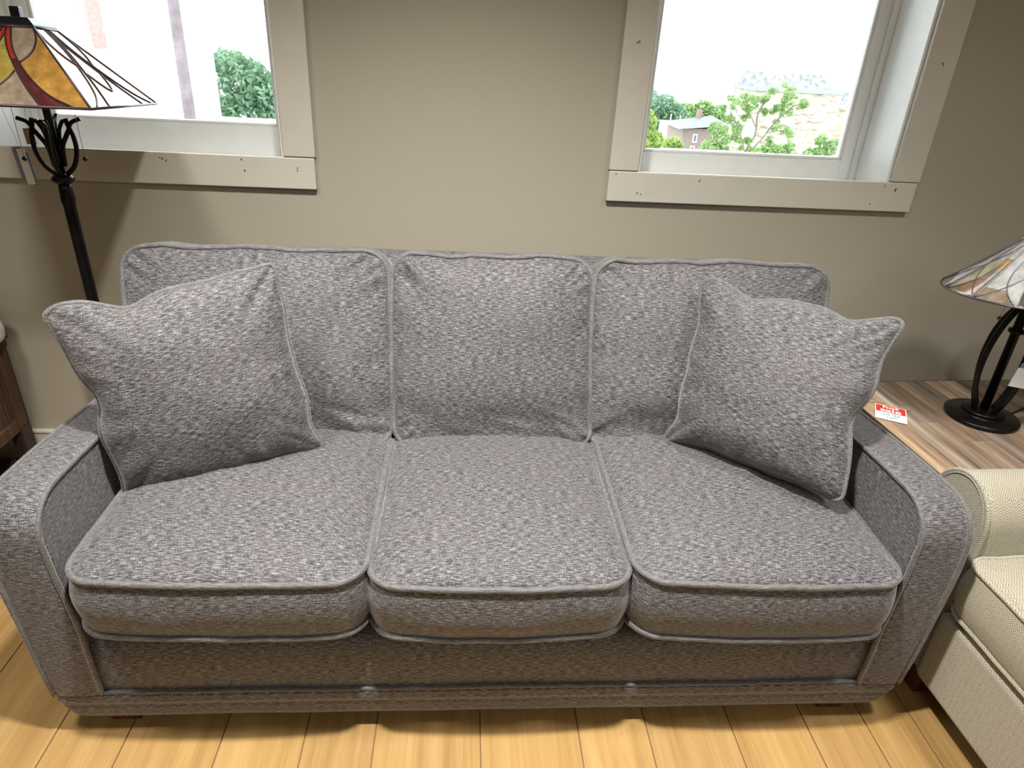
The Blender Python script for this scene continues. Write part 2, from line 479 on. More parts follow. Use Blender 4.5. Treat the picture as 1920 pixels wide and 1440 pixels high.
# front rail
mb = MB(); pr = [(-1.156,.128),(-1.160,.16),(-1.160,.22),(-1.154,.265),(-1.138,.292),(-1.11,.302),(-.9,.30),(-.9,.128)]
nx = 24
rows = [[S(-.870 + 1.928*i/nx, y_ + .0025*noise.noise(V((i*.7, z_*9, 0))), z_) for y_, z_ in pr] for i in range(nx+1)]
vs = [q for r_ in rows for q in r_]; L = len(pr); fs = []
for i in range(nx):
    for j in range(L-1): fs.append((i*L+j, (i+1)*L+j, (i+1)*L+j+1, i*L+j+1))
mb.add(vs, fs, 0, True); mb.box(S(-.92,-1.1,.13), S(1.108,-.26,.298))
mb.build('front_rail', FAB, sofa)
# base band running round the sofa, slightly flared
mb = MB()
def loop(ox, oy, z):
    pts = []; n = 60; x0, x1, y0, y1 = -.922-ox, 1.108+ox, -1.158-oy, -.225+oy; r_ = .03
    for cx, cy, a0 in ((x1-r_, y1-r_, 0), (x0+r_, y1-r_, 90), (x0+r_, y0+r_, 180), (x1-r_, y0+r_, 270)):
        for k in range(7): a = radians(a0+15*k); pts.append((cx+r_*cos(a), cy+r_*sin(a)))
    out = []
    for i, q in enumerate(pts):
        nq = pts[(i+1) % len(pts)]; d_ = math.hypot(nq[0]-q[0], nq[1]-q[1]); m_ = max(1, int(d_/.05))
        for k in range(m_):
            a = q[0]+(nq[0]-q[0])*k/m_; b = q[1]+(nq[1]-q[1])*k/m_
            out.append(S(a, b, z + .003*noise.noise(V((a*5, b*5, z*20)))))
    return out
lv = [(.016,.006,.138),(.024,.012,.130),(.025,.013,.112),(.018,.009,.098),(.016,.010,.088),(.006,.008,.066),(-.004,.002,.050),(-.012,-.006,.046)]
lo = [loop(a*1.0, b, z) for a, b, z in lv]; k0 = len(lo[0])
vs = [q for l_ in lo for q in l_]; fs = []
for i in range(len(lo)-1):
    for j in range(k0):
        jj = (j+1) % k0; fs.append((i*k0+jj, i*k0+j, (i+1)*k0+j, (i+1)*k0+jj))
fs.append(tuple(range(k0))); fs.append(tuple((len(lo)-1)*k0+j for j in range(k0))[::-1])
mb.add(vs, fs, 0, True); bb = mb.build('base_band', FAB, sofa)
MB().tube([q+V((0,0,.0)) for q in loop(.017,.007,.139)], .0045, 8, True).build('welt', WELT, bb)
# back frame
mb = MB(); prf = [(-.215,.13),(-.205,.5),(-.20,.86),(-.205,.925),(-.225,.952),(-.26,.962),(-.30,.956),(-.33,.93),(-.345,.86),(-.50,.30),(-.50,.13)]
nx = 40; rows = []
for i in range(nx+1):
    u = -1+2*i/nx; x_ = SX + u*1.0
    e_ = 1 - .05*abs(u)**10
    rows.append([S(x_, y_, .13+(z_-.13)*e_ + (.004*noise.noise(V((x_*6, 0, z_))) if z_ > .9 else 0)) for y_, z_ in prf])
vs = [q for r_ in rows for q in r_]; L = len(prf); fs = []
for i in range(nx):
    for j in range(L-1): fs.append((i*L+j, i*L+j+1, (i+1)*L+j+1, (i+1)*L+j))
fs.append(tuple(range(L))[::-1]); fs.append(tuple(nx*L+j for j in range(L)))
mb.add(vs, fs, 0, True); mb.build('back_frame', FAB, sofa)
# feet
for x_, y_ in ((-.815,-1.10),(.995,-1.10),(-.815,-.30),(.995,-.30)):
    m1 = MB(); a = .04; b = .034
    vs = [S(x_-b,y_-b,0),S(x_+b,y_-b,0),S(x_+b,y_+b,0),S(x_-b,y_+b,0),S(x_-a,y_-a,.05),S(x_+a,y_-a,.05),S(x_+a,y_+a,.05),S(x_-a,y_+a,.05)]
    m1.add(vs, [(3,2,1,0),(4,5,6,7),(0,1,5,4),(1,2,6,5),(2,3,7,6),(3,0,4,7)]); m1.build('foot', FOOT, sofa, bevel=.004)

def seat(x0, x1, y0, y1, z, t, seed, dz=0, drop=0.0):
    cx, cy = (x0+x1)/2, (y0+y1)/2; w_, d_ = x1-x0, y1-y0
    def Fm(a, b, c):
        zz = z + c - drop*sm(.0, d_/2, -b) + dz*(a/w_)
        bow = -.016*(1-(2*a/w_)**2)*sm(0, d_/2, -b)
        return S(cx+a, cy+b+bow, zz)
    return cushion(sofa, 'seat_cushion', w_, d_, t, .062, .052, .014, .016, Fm, seed)
seat(-.812, -.205, -1.205, -.59, .448, .150, 1, -.01)
seat(-.192, .378, -1.205, -.59, .436, .145, 2)
seat(.392, 1.006, -1.205, -.59, .434, .160, 3, -.012)

def back(x0, x1, seed, xo=0, xi=0, tw=0):
    """leaning back cushion; a = across, b = up, c = toward the viewer"""
    h_ = .537; ang = radians(22); w_ = x1-x0; cx = (x0+x1)/2
    base = V((cx, -.578, .475)); up = V((0, sin(ang), cos(ang))); out = V((0, -cos(ang), sin(ang)))
    t_ = .15
    sd = V((seed*3.7, 0, 0))
    def Fm(a, b, c):
        b2 = b + h_/2
        f_ = sm(0, .42, b2)
        if a < 0: a = a*(1 - xo*(1-f_))
        else: a = a*(1 - xi*(1-f_))
        top_ = sm(.30, h_, b2)
        b2 += .011*noise.noise(V((a*7, 0, 2))+sd)*top_ + .005*noise.noise(V((a*17, 0, 5))+sd)*top_
        c += .010*noise.noise(V((a*5, b*9, 3))+sd)*top_*sm(-.02, .06, c)
        lowz = sm(.16, .07, b2)*sm(0, .04, b2)*sm(-.02, .05, c)
        c -= lowz*(.008 + .013*noise.noise(V((a*8, b2*30 + a*9, 7))+sd))
        sag = -.008*sin(max(0, b2)/h_*pi)*abs(2*a/w_)
        q = base + up*(b2 + sag) + out*(c + .0)
        return q + V((a + .006*sin(b2*7+seed), 0, 0)) - so
    return cushion(sofa, 'back_cushion', w_, h_, t_, .060, .058, .02, .020, Fm, seed+10, wav=.007, lump=.012, pucker=.008, e=2.5)
back(-.915, -.208, 1, xo=.26); back(-.192, .366, 2); back(.374, 1.058, 3, xi=.12)

def pillow(label, center, rv, w_, h_, seed, k=.095, th=.092, droop=0, dips=()):
    v = V(rv); R_ = Matrix.Rotation(v.length, 3, v.normalized())
    root = empty('throw_pillow', center, label=label, cat='pillow', group=None)
    root.rotation_euler = R_.to_euler()
    n = 56; sv = V((seed*5.3, seed*9.1, 0))
    def edge(u, v_):
        mm = max(abs(u), abs(v_)); rho = .17
        if mm > 1e-6:
            a_, b_ = abs(u)/mm, abs(v_)/mm; lo_ = min(a_, b_)
            if lo_ > 1-rho:
                t_ = (lo_-(1-rho))/rho*pi/4; A_, B_ = 1-rho+rho*cos(t_), 1-rho+rho*sin(t_)
                if a_ >= b_: a_, b_ = A_, B_
                else: a_, b_ = B_, A_
            ua, va = math.copysign(a_*mm, u), math.copysign(b_*mm, v_)
        else: ua, va = u, v_
        cu = 1 - k*(1-abs(va)**3.4)*abs(ua)**1.5; cv = 1 - k*(1-abs(ua)**3.4)*abs(va)**1.5
        for sd_, pos, dep in dips:
            if sd_ == 'T' and va > 0: cv -= dep*math.exp(-((ua-pos)/.2)**2)*va**3
            if sd_ == 'L' and ua < 0: cu -= dep*math.exp(-((va-pos)/.22)**2)*abs(ua)**3
            if sd_ == 'R' and ua > 0: cu -= dep*math.exp(-((va-pos)/.22)**2)*ua**3
            if sd_ == 'B' and va < 0: cv -= dep*math.exp(-((ua-pos)/.2)**2)*abs(va)**3
        x = w_/2*1.045*ua*cu; z = h_/2*1.045*va*cv
        # soft irregular edge
        x += .010*noise.noise(V((u*2, v_*2.5, 1))+sv)*abs(u)**3; z += .012*noise.noise(V((u*2.5, v_*2, 4))+sv)*abs(v_)**3
        return x, z
    def pt(u, v_, sg):
        x, z = edge(u, v_)
        q = max(0, (1-u*u)*(1-v_*v_)); f_ = q**.46
        wr = 0
        ed = 1-max(abs(u), abs(v_)); em = sm(0, .06, ed)*(1-sm(.1, .55, ed))
        ang = math.atan2(v_, u)
        wr += .011*em*noise.noise(V((cos(ang)*5.5, sin(ang)*5.5, sg*2))+sv)
        wr += .006*noise.noise(V((u*2.6, v_*2.6, sg))+sv)*sm(0, .2, ed)
        bend = .016*(u*v_) + droop*(1-v_)*.5
        return V((x, sg*(th*f_*(1-.18*v_) + wr) + bend, z))
    g = [-1+2*i/n for i in range(n+1)]; g = [math.copysign(1-(1-abs(t))**1.35, t) for t in g]
    vs = []; idx = {}; fs = []
    for sg in (-1, 1):
        for i, u in enumerate(g):
            for j, v_ in enumerate(g):
                if (i in (0, n) or j in (0, n)) and sg == 1: idx[(sg, i, j)] = idx[(-1, i, j)]; continue
                idx[(sg, i, j)] = len(vs); vs.append(pt(u, v_, sg))
        for i in range(n):
            for j in range(n):
                q = (idx[(sg,i,j)], idx[(sg,i+1,j)], idx[(sg,i+1,j+1)], idx[(sg,i,j+1)])
                fs.append(q if sg < 0 else q[::-1])
    MB().add(vs, fs, 0, True).build('cover', FAB, root)
    rim = [idx[(-1,i,0)] for i in range(n)] + [idx[(-1,n,j)] for j in range(n)] + [idx[(-1,i,n)] for i in range(n,0,-1)] + [idx[(-1,0,j)] for j in range(n,0,-1)]
    MB().tube([V(vs[i])*1.0 for i in rim], .0060, 8, True).build('welt', WELT, root)
    return root
pillow('grey square throw pillow leaning on the left arm of the grey sofa', (-.6344,-.8049,.7714), (-.1711,-.1609,.3999), .485, .492, 1, dips=(('L',.12,.07),('T',-.38,.055),('R',-.72,.05),('B',-.75,.04),('L',-.8,.03)))
pillow('grey square throw pillow leaning on the right arm of the grey sofa', (.8029,-.7698,.7800), (-.4025,.0961,-.7283), .488, .460, 2, dips=(('T',.52,.08),('T',-.45,.05),('R',-.12,.085),('L',-.62,.05)))

# ------------------------------------------------------------------ floor lamp
LX, LY = -1.142, -.255
lamp = empty('floor_lamp', (LX, LY, 0), label='black floor lamp with square stained glass shade behind the left sofa arm', cat='lamp')
MB().lathe([(.14,0),(.142,.012),(.13,.022),(.06,.034),(.03,.05),(.022,.08)]).build('base', BLACK, lamp)
MB().lathe([(.0165,.06),(.0165,.74),(.0185,.745),(.0185,.757),(.0165,.762),(.0165,1.06),(.019,1.075),(.019,1.085),(.0175,1.09),(.0175,1.105),(.0155,1.125)]).build('pole', BLACK, lamp)
MB().lathe([(.016,1.120),(.029,1.130),(.030,1.138),(.022,1.145),(.014,1.15)]).build('collar', BLACK, lamp)
MB().lathe([(.010,1.14),(.010,1.52),(.006,1.525)]).build('stem', BLACK, lamp)
for k in range(4):
    a = radians(14 + 90*k); d_ = V((cos(a), sin(a), 0)); tn = V((-sin(a), cos(a), 0))
    def Q(r_, z_, t_=0): return d_*r_ + tn*t_ + V((0, 0, z_))
    m1 = MB()
    m1.tube(smooth_path([Q(.012,1.145),Q(.036,1.170),Q(.050,1.21),Q(.050,1.25),Q(.043,1.278),Q(.040,1.296)], 6), .0064)
    m1.tube(smooth_path([Q(.040,1.262),Q(.052,1.285),Q(.076,1.296)], 5), [.0056]*11)
    m1.tube(smooth_path([Q(.045,1.27),Q(.030,1.245),Q(.018,1.22),Q(.013,1.17)], 5), .0062)
    m1.tube(smooth_path([Q(.014,1.225),Q(.018,1.26),Q(.026,1.28),Q(.034,1.292)], 5), .0052)
    m1.build('branch', BLACK, lamp)
# shade: a square four panel lantern, a little crooked on its stem
sh = Matrix.Translation(V((-1.145+.0,-.288+.0,1.339))-V((LX,LY,0))) @ Matrix.Rotation(-.057, 4, 'X') @ Matrix.Rotation(.07, 4, 'Z')
Lb, Lt, Hs = .457, .122, .176
def spanel(k):
    Rk = Matrix.Rotation(k*pi/2, 4, 'Z')
    def P(u, v, off=0):
        hw = (Lt + (Lb-Lt)*v)/2; z = Hs*(1-v); yy = -hw
        nn = V((0, -Hs, (Lb-Lt)/2)).normalized()
        return sh @ (Rk @ (V((u*hw, yy, z)) + nn*off))
    def curve(kn):
        pts = smooth_path([V((a, b, 0)) for a, b in kn], 6); return [(q.x, q.y) for q in pts]
    bl = curve([(-.04,0),(.10,.25),(.26,.5),(.43,.83),(.515,1)])
    br_ = curve([(.16,0),(.22,.25),(.37,.5),(.61,.83),(.85,1)])
    tc = curve([(.98,0),(.86,.14),(.62,.32),(.36,.46)])
    m1 = MB(); cm = []
    def poly(pts, mi):
        th_ = .003; n_ = len(pts)
        f_ = [P(u, v, 0) for u, v in pts]; b_ = [P(u, v, -th_) for u, v in pts]
        m1.add(f_ + b_, [tuple(range(n_))[::-1], tuple(range(n_, 2*n_))] + [(i, (i+1) % n_, n_+(i+1) % n_, n_+i) for i in range(n_)], mi)
    for sg in (1, -1):
        X = lambda L_: [(sg*u, v) for u, v in L_] if sg == 1 else [(sg*u, v) for u, v in L_][::-1]
        def strip(lo_, hi_, mi):
            n_ = len(lo_)
            for i in range(n_-1): poly(X([lo_[i], hi_[i], hi_[i+1], lo_[i+1]]), mi if not callable(mi) else mi((lo_[i][1]+lo_[i+1][1])/2))
        n_ = len(bl)
        # band: one dark red glass, its top painted brighter as if lit
        strip([(max(u, 0), v) for u, v in bl], br_, lambda v: 4 if v < .42 else 3)
        # inner area split at the arc into yellow (above) and beige (below)
        def arcv(u): return .80 - .23*(min(1, abs(u)/.27))**1.4
        cen = [(0, v) for u, v in bl]
        m_ = 8
        for i in range(n_-1):
            for j in range(m_):
                q = [(max(bl[i][0],0)*j/m_, bl[i][1]), (max(bl[i][0],0)*(j+1)/m_, bl[i][1]), (max(bl[i+1][0],0)*(j+1)/m_, bl[i+1][1]), (max(bl[i+1][0],0)*j/m_, bl[i+1][1])]
                uu_ = sum(a for a, b in q)/4; vv_ = sum(b for a, b in q)/4
                if q[1][0] < 1e-4 and q[2][0] < 1e-4: continue
                poly(X(q), 1 if vv_ < arcv(uu_) else 2)
        # outer area: beige wedge at the top, amber beyond
        for i in range(n_-1):
            for j in range(10):
                def W(ii, jj): return (br_[ii][0] + (1-br_[ii][0])*jj/10, br_[ii][1])
                q = [W(i,j), W(i,j+1), W(i+1,j+1), W(i+1,j)]
                uu_ = sum(a for a, b in q)/4; vv_ = sum(b for a, b in q)/4
                lim = 1.0
                for (a1, b1), (a2, b2) in zip(tc, tc[1:]):
                    if b1 <= vv_ <= b2: lim = a1 + (a2-a1)*(vv_-b1)/(b2-b1+1e-9)
                if vv_ > .46: lim = -1
                poly(X(q), 2 if uu_ < lim else 0)
        cm += [[(sg*max(u,0), v) for u, v in bl], [(sg*u, v) for u, v in br_], [(sg*u, v) for u, v in tc], [(sg*.27*t/8, arcv(.27*t/8)) for t in range(9)]]
    pn = m1.build('glass_panel', [AMBER, YEL, BEI, MAR, RED], lamp)
    m2 = MB()
    for c_ in cm: m2.tube([P(u, v, .0008) for u, v in c_], .0022, 6)
    m2.build('lead_came', CAME, pn)
    return P
for k in range(4): Pf = spanel(k)
m1 = MB()
cn = [sh @ V((sx*L_/2, sy*L_/2, z_)) for L_, z_ in ((Lb, 0), (Lt, Hs)) for sx, sy in ((1,-1),(1,1),(-1,1),(-1,-1))]
for i in range(4):
    m1.tube([cn[i], cn[(i+1) % 4]], .0035, 8); m1.tube([cn[4+i], cn[4+(i+1) % 4]], .0035, 8); m1.tube([cn[i], cn[4+i]], .003, 8)
m1.build('shade_frame', CAME, lamp)
m1 = MB()
q0 = [sh @ V((sx*s_/2, sy*s_/2, z_)) for s_, z_ in ((Lt+.004, Hs-.002), (Lt+.002, Hs+.006), (.088, Hs+.022), (.0, Hs+.026)) for sx, sy in ((1,-1),(1,1),(-1,1),(-1,-1))]
fs = []
for i in range(3):
    for j in range(4): fs.append((i*4+j, i*4+(j+1) % 4, (i+1)*4+(j+1) % 4, (i+1)*4+j))
m1.add(q0, fs); m1.build('shade_cap', BLACK, lamp)
m1 = MB(); m1.box((-.011,-.011,Hs+.02), (.011,.011,Hs+.048), M=sh); m1.build('finial', BLACK, lamp, bevel=.002)
MB().lathe([(.012,1.36),(.018,1.37),(.018,1.42),(.012,1.43)]).build('socket', BLACK, lamp)
for (px_, py_, zt, zb) in ((-.091,.0,1.385,1.19), (.073,.0,1.385,1.196)):
    m1 = MB(); n_ = int((zt-zb)/.0035)
    for i in range(n_):
        z_ = zb + (zt-zb)*i/n_
        m1.lathe([(.0003,-.0013),(.0012,-.0004),(.0012,.0004),(.0003,.0013)], (px_, py_, z_), 6)
    m1.tube([(px_,py_,zb),(px_,py_,zt),(px_*.3,py_*.3,zt+.005)], .0004, 5)
    ch = m1.build('pull_chain', BRASS, lamp)
    MB().lathe([(.0008,.007),(.004,.005),(.0062,0),(.0055,-.004),(.0008,-.0065)], (px_, py_, zb-.004), 16).build('chain_ball', BROWNM, ch)

# ------------------------------------------------------------------ hang tags
def card(name, label, loc, rot, w_, h_, mat, extra=None, cat='tag', fold=None):
    r_ = empty(name, loc, label=label, cat=cat); r_.rotation_euler = rot
    MB().box((-w_/2,-.0006,-h_), (w_/2,.0006,0)).build('card', mat, r_)
    return r_
t1 = card('hang_tag', 'long narrow white and blue paper hang tag dangling from the floor lamp shade', (-1.247,-.240,1.210), (0, radians(-4), radians(10)), .020, .098, PAPER)
MB().box((-.022,.004,-.085), (.002,.005,.004)).build('back_leaf', BLUEP, t1)
MB().box((.005,.002,-.102), (.0155,.003,-.010)).build('back_leaf', BLUEP, t1)
MB().tube([(0,0,0),(-.010,0,.10),(-.012,.02,.165)], .0005, 5).build('string', STRING, t1)
t2 = card('hang_tag', 'small tan cardboard hang tag with a punched hole beside the floor lamp stem', (-1.210,-.245,1.266), (0, radians(-2), radians(5)), .025, .042, TANP)
m1 = MB(); m1.add([(.0035*cos(a*pi/6), -.0012, -.010+.0035*sin(a*pi/6)) for a in range(12)], [tuple(range(12))]); m1.build('punched_hole', PAPER, t2)
MB().tube([(0,0,-.008),(.006,.0,.04),(.015,.0,.085)], .0005, 5).build('string', STRING, t2)

# ------------------------------------------------------------------ end table
TZ = .52; rot = radians(3.4)
tb = empty('end_table', (1.315,-.22,0), rot, label='wooden end table with striped plank top between the grey sofa and cream armchair', cat='table')
mb = MB(); tn = []; Wt, Dt = .92, .60; xq = 0
rn = random.Random(5)
while xq < Wt-.001:
    wq = min(rn.choice((.05,.065,.08,.1)), Wt-xq)
    yc = [-Dt, -Dt*rn.uniform(.2,.8), 0] if rn.random() < .6 else [-Dt, 0]
    for y0, y1 in zip(yc, yc[1:]):
        mb.box((xq+.0005,y0+.0005,TZ-.03), (xq+wq-.0005,y1-.0005,TZ)); c_ = (rn.random(), rn.random(), rn.random()); tn += [c_]*6
    xq += wq
tp = mb.build('table_top', TABLE, tb); face_tone(tp, tn, 'tone2')
mb = MB(); e_ = .006
mb.box((-e_,-Dt-e_,TZ-.034), (0,e_,TZ-.0015)); mb.box((-e_,-Dt-e_,TZ-.034), (Wt+e_,-Dt,TZ-.0015)); mb.box((Wt,-Dt-e_,TZ-.034), (Wt+e_,e_,TZ-.0015)); mb.box((-e_,0,TZ-.034), (Wt+e_,e_,TZ-.0015))
mb.build('edge_trim', TEDGE, tb)
for x_ in (.02, Wt-.07):
    for y_ in (-Dt+.02, -.07): MB().box((x_,y_,0), (x_+.05,y_+.05,TZ-.034)).build('leg', TEDGE, tb, bevel=.003)
MB().box((.03,-Dt+.03,.15), (Wt-.03,-.03,.175)).build('lower_shelf', TEDGE, tb, bevel=.003)
mb = MB()
for a, b in (((.03,-Dt+.025,TZ-.11),(Wt-.03,-Dt+.045,TZ-.034)), ((.03,-.05,TZ-.11),(Wt-.03,-.03,TZ-.034)), ((.025,-Dt+.03,TZ-.11),(.045,-.03,TZ-.034)), ((Wt-.045,-Dt+.03,TZ-.11),(Wt-.025,-.03,TZ-.034))): mb.box(a, b)
mb.build('apron', TEDGE, tb)

# sale tag lying on the table
A, Bq, Dq = V((1.383,-.380,0)), V((1.465,-.425,0)), V((1.319,-.478,0))
ax = (Bq-A); wT = ax.length; ang = math.atan2(ax.y, ax.x)
st = empty('sale_tag', (A.x, A.y, TZ+.003), ang, label='red and white sale tag with string lying on the end table', cat='tag')
hT = .110; shx = -.022
def tq(u, v, z=0): return V((u*wT + v*shx*0, -v*hT, z))
MB().box((0,-hT,0), (wT,0,.0008)).build('card', PAPER, st)
MB().add([tq(.03,.04,.0011),tq(.97,.04,.0011),tq(.97,.50,.0011),tq(.03,.50,.0011)], [(3,2,1,0)]).build('red_print', REDP, st)
def text(s_, size, loc, mat, parent, name, rz=0, sx=1.0, bold=0):
    cu = bpy.data.curves.new('t', 'FONT'); cu.body = s_; cu.size = size; cu.align_x = 'CENTER'; cu.offset = bold; cu.extrude = .0001
    to = bpy.data.objects.new('t', cu); C.objects.link(to)
    dg = bpy.context.evaluated_depsgraph_get(); me = bpy.data.meshes.new_from_object(to.evaluated_get(dg))
    bpy.data.objects.remove(to); me.materials.clear(); me.materials.append(mat)
    o_ = bpy.data.objects.new(name, me); C.objects.link(o_); o_.parent = parent; o_.location = loc; o_.rotation_euler = (0,0,rz); o_.scale = (sx, 1, 1)
    return o_
text('hot', .026, (wT*.50, -hT*.22, .0013), PAPER, st, 'lettering', 0, 1.35, .0006)
text('sale', .034, (wT*.50, -hT*.46, .0013), PAPER, st, 'lettering', 0, 1.25, .0008)
text('10 95', .020, (wT*.50, -hT*.70, .0012), INK, st, 'handwriting', -.04, 1.2)
text('call', .018, (wT*.52, -hT*.86, .0012), INK, st, 'handwriting', .05, 1.3)
MB().tube(smooth_path([(-.022,-.004,.002),(.012,.012,.004),(.038,.002,.006),(.050,-.014,.004),(.062,.004,.006),(.085,.004,.004),(.102,.012,.002),(.098,-.004,.002),(.088,.000,.002)], 6), .0012, 6).build('string', STRING, st)

# ------------------------------------------------------------------ table lamp
tl = empty('table_lamp', (1.700,-.462,TZ), label='black table lamp with round stained glass shade and curved rods on the end table', cat='lamp')
MB().lathe([(.100,0),(.108,.003),(.109,.012),(.104,.016),(.066,.018),(.060,.024),(.063,.027),(.063,.032),(.058,.035),(.02,.037)], n=56).build('base', BLACK, tl)
MB().lathe([(.013,.035),(.013,.30),(.022,.302),(.022,.312),(.013,.314),(.013,.42),(.008,.60)]).build('pole', BLACK, tl)
for k in range(4):
    a = radians(-173 + 90*k); d_ = V((cos(a), sin(a), 0))
    pts = [d_*q[0] + V((0,0,q[1])) for q in ((.036,.034),(.064,.10),(.078,.18),(.074,.26),(.054,.33),(.026,.38),(.012,.41))]
    MB().tube(smooth_path(pts, 7), .0085, 10).build('curved_rod', BLACK, tl)
MB().tube(smooth_path([(.06,.0,.028),(.12,.02,.006),(.25,.10,.006),(.32,.22,.008)], 6), .003, 6).build('cord', BLACK, tl)
m1 = MB(); m1.tube([(-.072,0,.352),(-.062,.0,.425)], .0007, 5); ch = m1.build('pull_chain', BRASS, tl)
MB().lathe([(.0008,.007),(.004,.005),(.0068,0),(.0055,-.004),(.0008,-.0065)], (-.072,0,.347), 16).build('chain_ball', BRASS, ch)
rvv = V((-.085,-.03,0)); shm = Matrix.Translation(V((0,0,.431))) @ Matrix.Rotation(rvv.length, 4, rvv.normalized())
Rb, Rt, Hh = .238, .040, .175
prof = [(0,Rb,0),(.1,.222,.010),(.5,.135,.088),(1,Rt,Hh)]
def cone(s_):  # s 0 rim..1 top -> r,z (slight bell)
    r_ = Rb + (Rt-Rb)*s_; z_ = Hh*(s_ - .04*sin(pi*s_)); return r_, z_
NP = 6; NS = 30; NA = 14
m1 = MB(); came = MB()
def CP(a, s_, off=0):
    r_, z_ = cone(s_); return shm @ V(((r_+off)*cos(a), (r_+off)*sin(a), z_+off))
# each of the eight gores: centre lens, side wedges, diagonal crossings
def piece(u, s_):
    au = abs(u)
    if au < .055+.0*s_ : return 4
    lens = .62*sin(pi*min(1, max(0, s_*.95+.03)))**.8
    if abs(au-lens) < .0: return 4
    d1 = (u+1)/2 - s_; d2 = (1-u)/2 - s_
    if au < lens: return 5 if u < 0 or s_ > .6 else 1
    if u > 0: return 3 if s_ < .30 else (2 if s_ < .48 else (0 if s_ < .62 else 5))
    return 5 if s_ > .42 else (2 if s_ < .2 else 5)
NC = NP*NA*2
m1.v = [tuple(CP(2*pi*i/NC + .25, j/NS)) for i in range(NC) for j in range(NS+1)]
for i in range(NC):
    i2 = (i+1) % NC; uc = -1 + ((i % (NA*2))+.5)/NA
    for j in range(NS):
        m1.f.append([i*(NS+1)+j, i2*(NS+1)+j, i2*(NS+1)+j+1, i*(NS+1)+j+1]); m1.m.append(min(5, piece(uc, (j+.5)/NS))); m1.sm.append(True)
for g_ in range(NP):
    A_ = lambda u: 2*pi*(g_+.5*(u+1))/NP + .25
    came.tube([CP(A_(-1), t/12, .001) for t in range(13)], .0024, 6)
    for c_ in (.055, -.055): came.tube([CP(A_(c_), t/12, .001) for t in range(13)], .0016, 6)
    for sg in (1, -1):
        came.tube([CP(A_(sg*.62*sin(pi*min(1, (t/16)*.95+.03))**.8), t/16, .001) for t in range(17)], .0015, 6)
        came.tube([CP(A_(sg*(-1+2*t/10*.95)), t/10*.95, .001) for t in range(11)], .0014, 6)
PAL = [AMBER, CRM, BEI, BRN, CAME2, PALE_REFL]
shd = m1.build('lamp_shade', PAL, tl)
sf = shd.modifiers.new('sol', 'SOLIDIFY'); sf.thickness = .003
came.tube([CP(2*pi*t/96, 0) for t in range(96)], .0032, 8, True)
came.tube([CP(2*pi*t/48, 1) for t in range(48)], .0035, 8, True)
came.build('lead_came', CAME2, shd)
MB().lathe([(.045,.60),(.045,.606),(.02,.618),(.008,.625),(.008,.64),(.012,.65),(.004,.66)]).build('shade_cap', BLACK, tl)
t3 = card('hang_tag', 'white folded paper hang tag hooked on the rods of the table lamp', (1.70,-.57,.745), (0, radians(8), radians(-4)), .085, .062, PAPER)
MB().box((-.036,.003,-.030), (.050,.004,.016)).build('back_leaf', BLUEP, t3)
MB().tube([(0,0,0),(0,.008,.03),(0,.018,.055)], .0006, 5).build('string', STRING, t3)

# ------------------------------------------------------------------ cream armchair
def ivory():
    t = NT('cream herringbone upholstery'); tc = t.n('ShaderNodeTexCoord'); ob = tc.outputs['Object']
    sn = t.n('ShaderNodeSeparateXYZ'); t.l(tc.outputs['Normal'], sn.inputs[0]); sp = t.n('ShaderNodeSeparateXYZ'); t.l(ob, sp.inputs[0])
    f = t.math('GREATER_THAN', t.math('ABSOLUTE', sn.outputs[1]), .7)
    u = t.math('ADD', t.math('MULTIPLY', sp.outputs[1], t.math('SUBTRACT', 1, f)), t.math('MULTIPLY', sp.outputs[0], f))
    fz = t.math('GREATER_THAN', t.math('ABSOLUTE', sn.outputs[2]), .7)
    v = t.math('ADD', t.math('MULTIPLY', sp.outputs[2], t.math('SUBTRACT', 1, fz)), t.math('MULTIPLY', sp.outputs[0], fz))
    nz = t.noise(ob, 60, 2)
    zig = t.math('PINGPONG', u, .008)
    ph = t.math('ADD', t.math('MULTIPLY', t.math('ADD', v, t.math('MULTIPLY', zig, .9)), 2*pi/.0062), t.math('MULTIPLY', nz, 2.0))
    st_ = t.math('MULTIPLY_ADD', t.math('SINE', ph), .5, .5)
    fine = t.noise(ob, 420, 2)
    h = t.math('ADD', t.math('MULTIPLY', st_, .45), t.math('MULTIPLY', fine, .55))
    t.set(Base_Color=t.ramp(h, [(.22, (.20,.18,.13)), (.5, (.36,.335,.26)), (.78, (.54,.515,.42))]), Roughness=.9, Sheen_Weight=.25)
    t.bump(h, .5, .003); return t.m
IV = ivory()
ac = empty('armchair', (1.62,-1.42,0), radians(1.8), label='cream herringbone armchair facing the grey sofa at the right', cat='armchair')
def Lc(x, y, z): return V((x-1.62, y+1.42, z))
